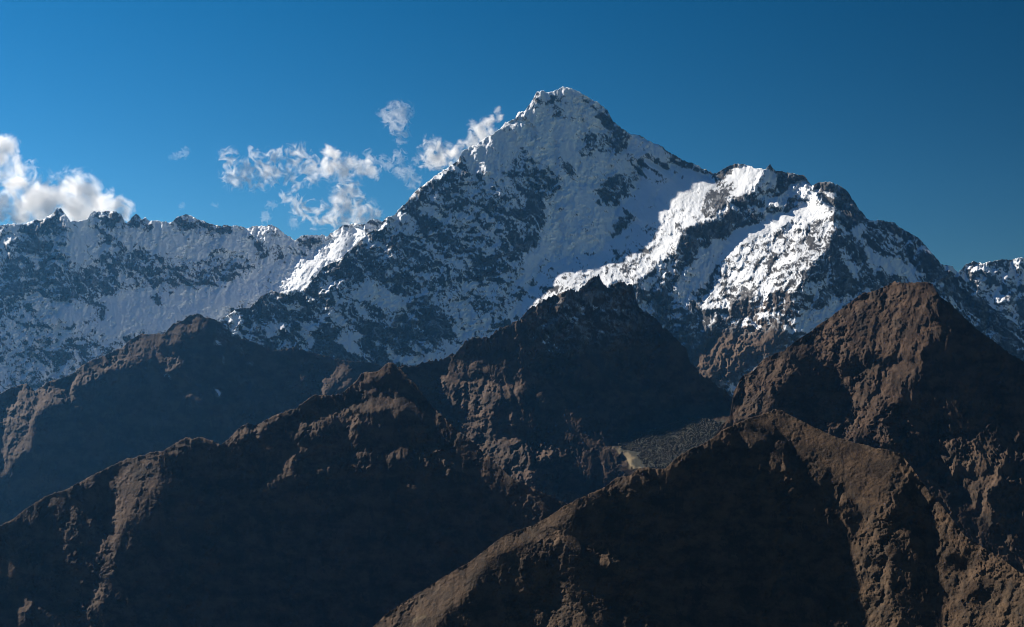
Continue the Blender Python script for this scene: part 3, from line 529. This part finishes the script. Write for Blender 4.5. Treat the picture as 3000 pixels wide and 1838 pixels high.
o = build_layer('right_brown_mountain', M_MID, SKY_E, [(2050, 1420), (2300, 1400), (2640, 1620), (2800, 1860), (3200, 2080)], 4300, 1000, LIT_E,
                {'rough': [(6, 1.3, 20, "780,380 1300,150 1941,300 1941,1000 1500,760 1250,520")], 'tint': [(6, .05, 25, "1500,400 1941,560 1941,1000 1500,720")]}, seed=97, skyamp=2.6, warp=9,
                base={'rock': 1.5, 'rough': .85, 'ang': .75, 'stretch': 2.8, 'fine': .8, 'ero': .6, 'bed': .9}, Bl=1.05, step=.009, dlo=-.11, dhi=-.05)
tag(o, 'brown mountain with a flat top and a long grassy left ridge, at the right', 'mountain', 'structure')
o = build_layer('near_brown_spur', M_NEAR, SKY_F, [(900, 1960), (3200, 1960)], 2600, 1200, LIT_F,
                {'rough': [(6, .15, 12, "380,320 570,270 1240,520 1220,760 1020,860 780,600"), (5, .15, 12, "150,1530 750,1125 1390,765 1200,960 740,1290 500,1540"), (6, .5, 20, "850,860 1200,900 1230,1510 960,1510"), (6, .45, 25, "1400,1100 1941,1250 1941,1510 1480,1510")], 'tint': TINT_F}, seed=113, skyamp=1.3,
                base={'rock': 1.5, 'rough': .5, 'ang': .1, 'stretch': 2.5, 'fine': .5, 'ero': .8, 'blk': .1}, crest=9, warp=5, dlo=-.14, dhi=-.08, step=.008)
tag(o, 'nearest brown grassy spur running from the bottom centre up to the right', 'mountain', 'structure')

# ------------------------------------------------------------------ valley ground under the mountains
m, t, b = new_mat('valley_ground')
t.links.new(ramp(t, noise_node(t, 0.004, 6), [(0.3, (0.05, 0.04, 0.028)), (0.7, (0.11, 0.08, 0.05))]), b.inputs['Base Color'])
gx, gy = np.meshgrid(np.linspace(-10000, 10000, 120), np.linspace(-2000, 16300, 90))
gz = -620 + 25 * fbm((gx / 1500).astype(np.float32), (gy / 1500).astype(np.float32), 7, 4)
idx = np.arange(gx.size).reshape(gx.shape)
o = grid_object('ground', np.stack([gx, gy, gz], -1).reshape(-1, 3),
                np.stack([idx[:-1, :-1], idx[:-1, 1:], idx[1:, 1:], idx[1:, :-1]], -1).reshape(-1, 4), m)
tag(o, 'valley ground lying under all the mountains', 'ground', 'structure')

# ------------------------------------------------------------------ scrub wood on the valley floor
m, t, b = new_mat('wood_leaves')
t.links.new(ramp(t, noise_node(t, 0.014, 6, 0.7), [(0.3, (0.026, 0.029, 0.020)), (0.7, (0.066, 0.056, 0.040))]), b.inputs['Base Color'])
rg_ = random.Random(5); L = LAYERS['dark_rock_peak']
wood = zp(8, "200,650 260,580 420,470 800,390 1000,330 1500,160 1800,170 2150,250 2464,250 2464,900 1100,1200 740,1110 560,900 590,840 400,770 260,750")
ph = (1 + 5 ** .5) / 2
IV = np.array([(-1, ph, 0), (1, ph, 0), (-1, -ph, 0), (1, -ph, 0), (0, -1, ph), (0, 1, ph), (0, -1, -ph), (0, 1, -ph), (ph, 0, -1), (ph, 0, 1), (-ph, 0, -1), (-ph, 0, 1)]) / 1.9
IF = [(0, 11, 5), (0, 5, 1), (0, 1, 7), (0, 7, 10), (0, 10, 11), (1, 5, 9), (5, 11, 4), (11, 10, 2), (10, 7, 6), (7, 1, 8), (3, 9, 4), (3, 4, 2), (3, 2, 6), (3, 6, 8), (3, 8, 9), (4, 9, 5), (2, 4, 11), (6, 2, 10), (8, 6, 7), (9, 8, 1)]
vs, fs = [], []
wx0, wx1 = min(p[0] for p in wood), max(p[0] for p in wood); wy0, wy1 = min(p[1] for p in wood), max(p[1] for p in wood)
n_ = 0
while n_ < 15000:
    x, y = rg_.uniform(wx0, wx1), rg_.uniform(wy0, wy1)
    if not in_poly(np.array([x]), np.array([y]), wood)[0]: continue
    if rg_.random() > 0.7 + 0.4 * fbm(np.array([[x / 22]]), np.array([[y / 12]]), 77, 3)[0, 0]: continue
    n_ += 1
    jj = int((y - L['py'][0]) / STEP); ii = int((x - L['px'][0]) / STEP)
    if not (0 <= jj < len(L['py']) and 0 <= ii < len(L['px'])): continue
    p = to_world(np.array(x), np.array(y), np.exp(L['q'][jj, ii]))
    hgt = rg_.choice((2, 2.5, 3, 3.5, 4.5, 6.5)) * rg_.uniform(.7, 1.2); w_ = hgt * rg_.uniform(.45, .75)
    for (ox_, oy_, zz_, sc_) in ((0, 0, .4, 1.0),):
        k0 = len(vs)
        for v in IV:
            j = rg_.uniform(.75, 1.25)
            vs.append((p[0] + (ox_ + v[0] * sc_ * j) * w_, p[1] + (oy_ + v[1] * sc_ * j) * w_, p[2] + (zz_ + v[2] * .5 * sc_ * j) * hgt))
        fs += [tuple(k0 + q_ for q_ in f_) for f_ in IF]
me = bpy.data.meshes.new('forest'); me.from_pydata(vs, [], fs); me.materials.append(m)
o = bpy.data.objects.new('forest', me); SC.collection.objects.link(o)
tag(o, 'dark grey green scrub wood on the valley floor between the brown mountains', 'forest', 'stuff')

# ------------------------------------------------------------------ clouds behind the mountains
def perlin3(x, y, z, seed):
    xi, yi, zi = np.floor(x), np.floor(y), np.floor(z); fx, fy, fz = x - xi, y - yi, z - zi
    xi = xi.astype(np.int64) + 5000; yi = yi.astype(np.int64) + 5000; zi = zi.astype(np.int64) + 5000
    def g(a, b, c):
        h = _hash(xi + a + 131 * (zi + c), yi + b + 57 * (zi + c), seed)
        th = (h & np.uint32(255)).astype(np.float32) * (2 * np.pi / 256); cz = ((h >> np.uint32(8)) & np.uint32(255)).astype(np.float32) / 127.5 - 1
        sr = np.sqrt(np.maximum(0, 1 - cz * cz))
        return sr * np.cos(th) * (fx - a) + sr * np.sin(th) * (fy - b) + cz * (fz - c)
    u, v, w = (f * f * f * (f * (f * 6 - 15) + 10) for f in (fx, fy, fz))
    L = lambda t, a, b: a + t * (b - a)
    return L(w, L(v, L(u, g(0, 0, 0), g(1, 0, 0)), L(u, g(0, 1, 0), g(1, 1, 0))), L(v, L(u, g(0, 0, 1), g(1, 0, 1)), L(u, g(0, 1, 1), g(1, 1, 1))))
def surface_nets(f):
    """closed quad surface of f > 0 on a voxel grid (vertices in voxel units)"""
    ins = f > 0
    n = np.array(f.shape); cell = np.zeros(tuple(n - 1), np.int8); acc = np.zeros((*(n - 1), 3)); cnt = np.zeros(tuple(n - 1))
    cr = [(i, j, k) for i in (0, 1) for j in (0, 1) for k in (0, 1)]
    def sub(a, c): return a[c[0]:n[0] - 1 + c[0], c[1]:n[1] - 1 + c[1], c[2]:n[2] - 1 + c[2]]
    for a in cr:
        for b in cr:
            if sum(b) - sum(a) != 1 or any(y < x for x, y in zip(a, b)): continue
            fa, fb = sub(f, a), sub(f, b); m = sub(ins, a) != sub(ins, b)
            t = np.where(m, fa / np.where(m, fa - fb, 1), 0)
            for d in range(3): acc[..., d] += np.where(m, a[d] + t * (b[d] - a[d]), 0)
            cnt += m
    act = cnt > 0; ids = np.full(act.shape, -1); ids[act] = np.arange(act.sum())
    V = acc[act] / cnt[act][:, None] + np.argwhere(act)
    Q = []
    for ax in range(3):
        o1, o2 = [d for d in range(3) if d != ax]
        s0 = [slice(1, n[d] - 1) for d in range(3)]; s0[ax] = slice(0, n[ax] - 1); s1 = list(s0); s1[ax] = slice(1, n[ax])
        for flip in (False, True):
            m = (ins[tuple(s0)] & ~ins[tuple(s1)]) if not flip else (~ins[tuple(s0)] & ins[tuple(s1)])
            p = np.argwhere(m)
            for d in range(3):
                if d != ax: p[:, d] += 1
            def at(d1, d2):
                r = p.copy(); r[:, o1] -= d1; r[:, o2] -= d2; return ids[r[:, 0], r[:, 1], r[:, 2]]
            q = np.stack([at(1, 1), at(0, 1), at(0, 0), at(1, 0)], -1)
            if flip ^ (ax == 1): q = q[:, ::-1]
            Q.append(q)
    return V, np.concatenate(Q)
def cloud_mat(name, dens):
    m = bpy.data.materials.new(name); m.use_nodes = True; t = m.node_tree; t.nodes.clear()
    o = t.nodes.new('ShaderNodeOutputMaterial'); v = t.nodes.new('ShaderNodeVolumePrincipled')
    v.inputs['Color'].default_value = (0.998, 0.998, 0.998, 1); v.inputs['Density'].default_value = dens; v.inputs['Anisotropy'].default_value = 0.45
    t.links.new(v.outputs[0], o.inputs['Volume']); return m
SHELLS = ((0.0, .07), (.09, .13), (.2, .32), (.34, .55), (.52, .75))
def cloud_field(z, s, amp, cut, vox, seed):
    ox, oy, k = z
    grow = 1.36 if amp > .65 else 1.34
    bl = [(ox + a / k, oy + b / k, r / k * grow) for a, b, r in pts(s)]
    x0 = min(b[0] - 1.6 * b[2] for b in bl); x1 = max(b[0] + 1.6 * b[2] for b in bl); y0 = min(b[1] - 1.6 * b[2] for b in bl); y1 = max(b[1] + 1.6 * b[2] for b in bl)
    rm = max(b[2] for b in bl); rmean = sum(b[2] for b in bl) / len(bl); d0 = -0.75 * rm
    gx, gy, gz = np.meshgrid(np.arange(x0, x1 + vox, vox), np.arange(d0, -d0 + vox, vox), np.arange(y0, y1 + vox, vox), indexing='ij')
    gx = gx.astype(np.float32); gy = gy.astype(np.float32); gz = gz.astype(np.float32)
    base = np.full(gx.shape, -9.0, np.float32)
    rnd = random.Random(seed)
    for bx_, by_, r in bl:
        d = np.sqrt((gx - bx_) ** 2 + ((gy - rnd.uniform(-.2, .2) * r) * 2.3) ** 2 + (gz - by_) ** 2) / r
        base = np.maximum(base, 1 - d)
    base = np.clip(base, -2, .6)
    amp, cut = (amp * 1.12, cut + .06) if amp > .65 else (amp * .95, cut + .05)
    lam = max((0.9 if amp > .65 else 0.75) * rmean, 14.0); nz = 0; a = 1.0
    # curling wisps: the noise is bent by a slower one
    wx = perlin3(gx / lam * .8, gy / lam * .8, gz / lam * .8, seed + 1) * lam * .9; wz = perlin3(gx / lam * .8 + 9, gy / lam * .8, gz / lam * .8, seed + 2) * lam * .9
    for o_ in range(6):
        if lam < 1.6 * vox: break
        p3 = perlin3((gx + wx) / lam, (gy + wx * .5) / lam, (gz + wz) / lam, seed + 10 + o_)
        nz = nz + a * ((0.46 - 2.7 * np.abs(p3)) if amp > .65 else (2.3 * np.abs(p3) - .5) if o_ else 1.7 * p3); lam *= 0.5; a *= 0.62
    f = base + amp * nz - cut
    for ax in range(3):
        sl = [slice(None)] * 3
        for e in (0, -1): sl[ax] = e; f[tuple(sl)] = -1
    return f, x0, y0, d0, vox
def cloud(z, s, label, dens, amp=0.6, cut=0.12, Y=17500.0, vox=2.0, seed=0):
    f, x0, y0, d0, vox = cloud_field(z, s, amp, cut, vox, seed)
    first = None
    for lev, kd in SHELLS[:3 if vox < 1.7 else 5]:
        if (f > lev).sum() < 40: break
        V, Q = surface_nets(f - lev)
        co = to_world(x0 + V[:, 0] * vox, y0 + V[:, 2] * vox, Y + (d0 + V[:, 1] * vox) * Y / F)
        o = grid_object('cloud_core' if first else 'cloud', co, Q[:, ::-1], cloud_mat('cloud_vapour', dens * kd))
        if first: o.parent = first
        else: first = tag(o, label, 'cloud', None, 'white clouds behind the mountain ridge')
    return first
ZA = (0, 380, 4.719); ZB = (620, 280, 3.776); ZC = (1050, 280, 4.718)
CLOUDS = [
    (ZA, "60,220,170 0,330,200 90,420,180 150,600,190 230,780,210 60,1000,150 420,1000,260 650,950,240 930,780,150 1000,1000,300 1200,950,240 1090,730,140 1450,1060,180 1640,1060,110 1740,1140,120 1640,960,60 30,1180,150 250,1150,200 700,1200,260 1200,1250,250 -300,500,330 -350,1000,350", 'large white cumulus cloud rising behind the left end of the snow wall', .011, .45, -.06, 2.4),
    (ZA, "420,500,80 470,540,60", 'small puff beside the top of the large cumulus cloud', .006, .7, .1, 1.6),
    (ZB, "190,710,90 260,890,110 420,870,130 560,790,110 700,690,90 650,850,120 780,640,60 440,600,40 480,660,60 950,680,110 1080,800,110 850,900,80 1110,910,80 450,970,70 950,1010,50 560,960,70", 'wide ragged cloud, leftmost of the group beside the peak', .0055, .8, .12, 1.9),
    (ZB, "1320,680,100 1350,780,150 1450,830,120 1560,770,100 1680,790,100 1780,840,80 1830,930,40 1500,720,60", 'compact bright cloud right of the wide ragged cloud', .012, .55, .02, 1.9),
    (ZB, "1500,1090,130 1400,1200,110 1550,1210,130 1700,1330,120 1620,1440,130 1480,1400,90 1330,1370,90 1180,1250,70 1000,1260,90 950,1180,70 1060,1340,60 850,1120,70 1150,1420,60 1800,1310,70 1250,1400,70", 'low ragged cloud just above the saddle left of the peak', .0065, .8, .1, 1.9),
    (ZC, "340,260,70 480,310,120 560,250,130 650,240,90 560,410,120 590,520,90 600,610,60 580,670,40 480,140,40 590,150,60 700,240,60", 'highest small cloud, shaped like a drooping tuft', .0075, .7, .1, 1.5),
    (ZC, "130,790,50 330,890,60 430,950,80 550,870,90 580,1020,90 680,1080,90 760,1180,90 800,900,50 230,900,45 840,1160,40", 'thin slanting cloud touching the left ridge of the peak', .0065, .75, .08, 1.5),
    (ZC, "1000,760,150 1080,700,100 1050,880,160 1160,800,140 1250,860,140 1330,790,120 1250,710,60 1420,820,110 1490,690,90 1600,590,130 1700,490,130 1800,410,120 1880,310,90 1930,200,60 1600,430,80 1850,480,90 1400,640,40 1700,620,120", 'bright cloud peeping over the upper left ridge of the peak', .012, .55, .02, 1.7),
    (ZOOM[1], "1050,125,22 1030,140,22 995,150,18 970,158,12", 'tiny lone wisp high above the snow wall', .004, .7, .0, 1.2),
    (ZB, "600,1340,45 585,1370,40 590,1310,25", 'tiny wisp low over the snow wall crest', .005, .7, .0, 1.2),
    (ZB, "640,1215,40 680,1220,40", 'faint wisp between the snow wall and the ragged clouds', .0035, .7, .0, 1.2),
    (ZB, "910,1420,50 900,1390,40 930,1450,30", 'small wisp left of the low ragged cloud', .004, .7, .05, 1.2),
    (ZOOM[1], "1035,440,16 1040,425,12", 'faint speck of cloud above the middle of the snow wall', .003, .7, .0, 1.2),
    (ZB, "40,1215,28 20,1205,22", 'faint speck of cloud left of the ragged cloud group', .0035, .7, .0, 1.2),
]
for i, (z, s_, lab, dens, amp, cut, vox) in enumerate(CLOUDS):
    cloud(z, s_, lab, dens, amp, cut, 17800 + 180 * i, vox, 100 + 31 * i)

# ------------------------------------------------------------------ air
def box_mesh(name, lo, hi):
    co = np.array([(x, y, z) for x in (lo[0], hi[0]) for y in (lo[1], hi[1]) for z in (lo[2], hi[2])], float)
    q = np.array([(0, 1, 3, 2), (4, 6, 7, 5), (0, 4, 5, 1), (2, 3, 7, 6), (0, 2, 6, 4), (1, 5, 7, 3)])
    m = bpy.data.materials.new('air'); m.use_nodes = True; t = m.node_tree; t.nodes.clear()
    o = t.nodes.new('ShaderNodeOutputMaterial'); v = t.nodes.new('ShaderNodeVolumePrincipled')
    v.inputs['Color'].default_value = (0.12, 0.46, 1.0, 1); v.inputs['Density'].default_value = 6.5e-6; v.inputs['Anisotropy'].default_value = 0.6
    t.links.new(v.outputs[0], o.inputs['Volume'])
    return grid_object(name, co, q, m)
tops = [max((o.matrix_world @ Vector(c)).z for c in o.bound_box) for o in SC.objects if o.type == 'MESH' and not o.name.startswith('cloud')]
lows = [min(v.co.z for v in o.data.vertices) for o in SC.objects if o.type == 'MESH' and not o.name.startswith('cloud')]
far = max(max(v.co.y for v in o.data.vertices) for o in SC.objects if o.type == 'MESH' and not o.name.startswith('cloud'))
hz = box_mesh('haze', (-10200, -2200, min(lows) - 1.5), (10200, far + 60, max(tops) + 30))
tag(hz, 'thin blue haze filling the valley air', 'haze', 'stuff')
print('HAZE', min(lows), max(tops), far)
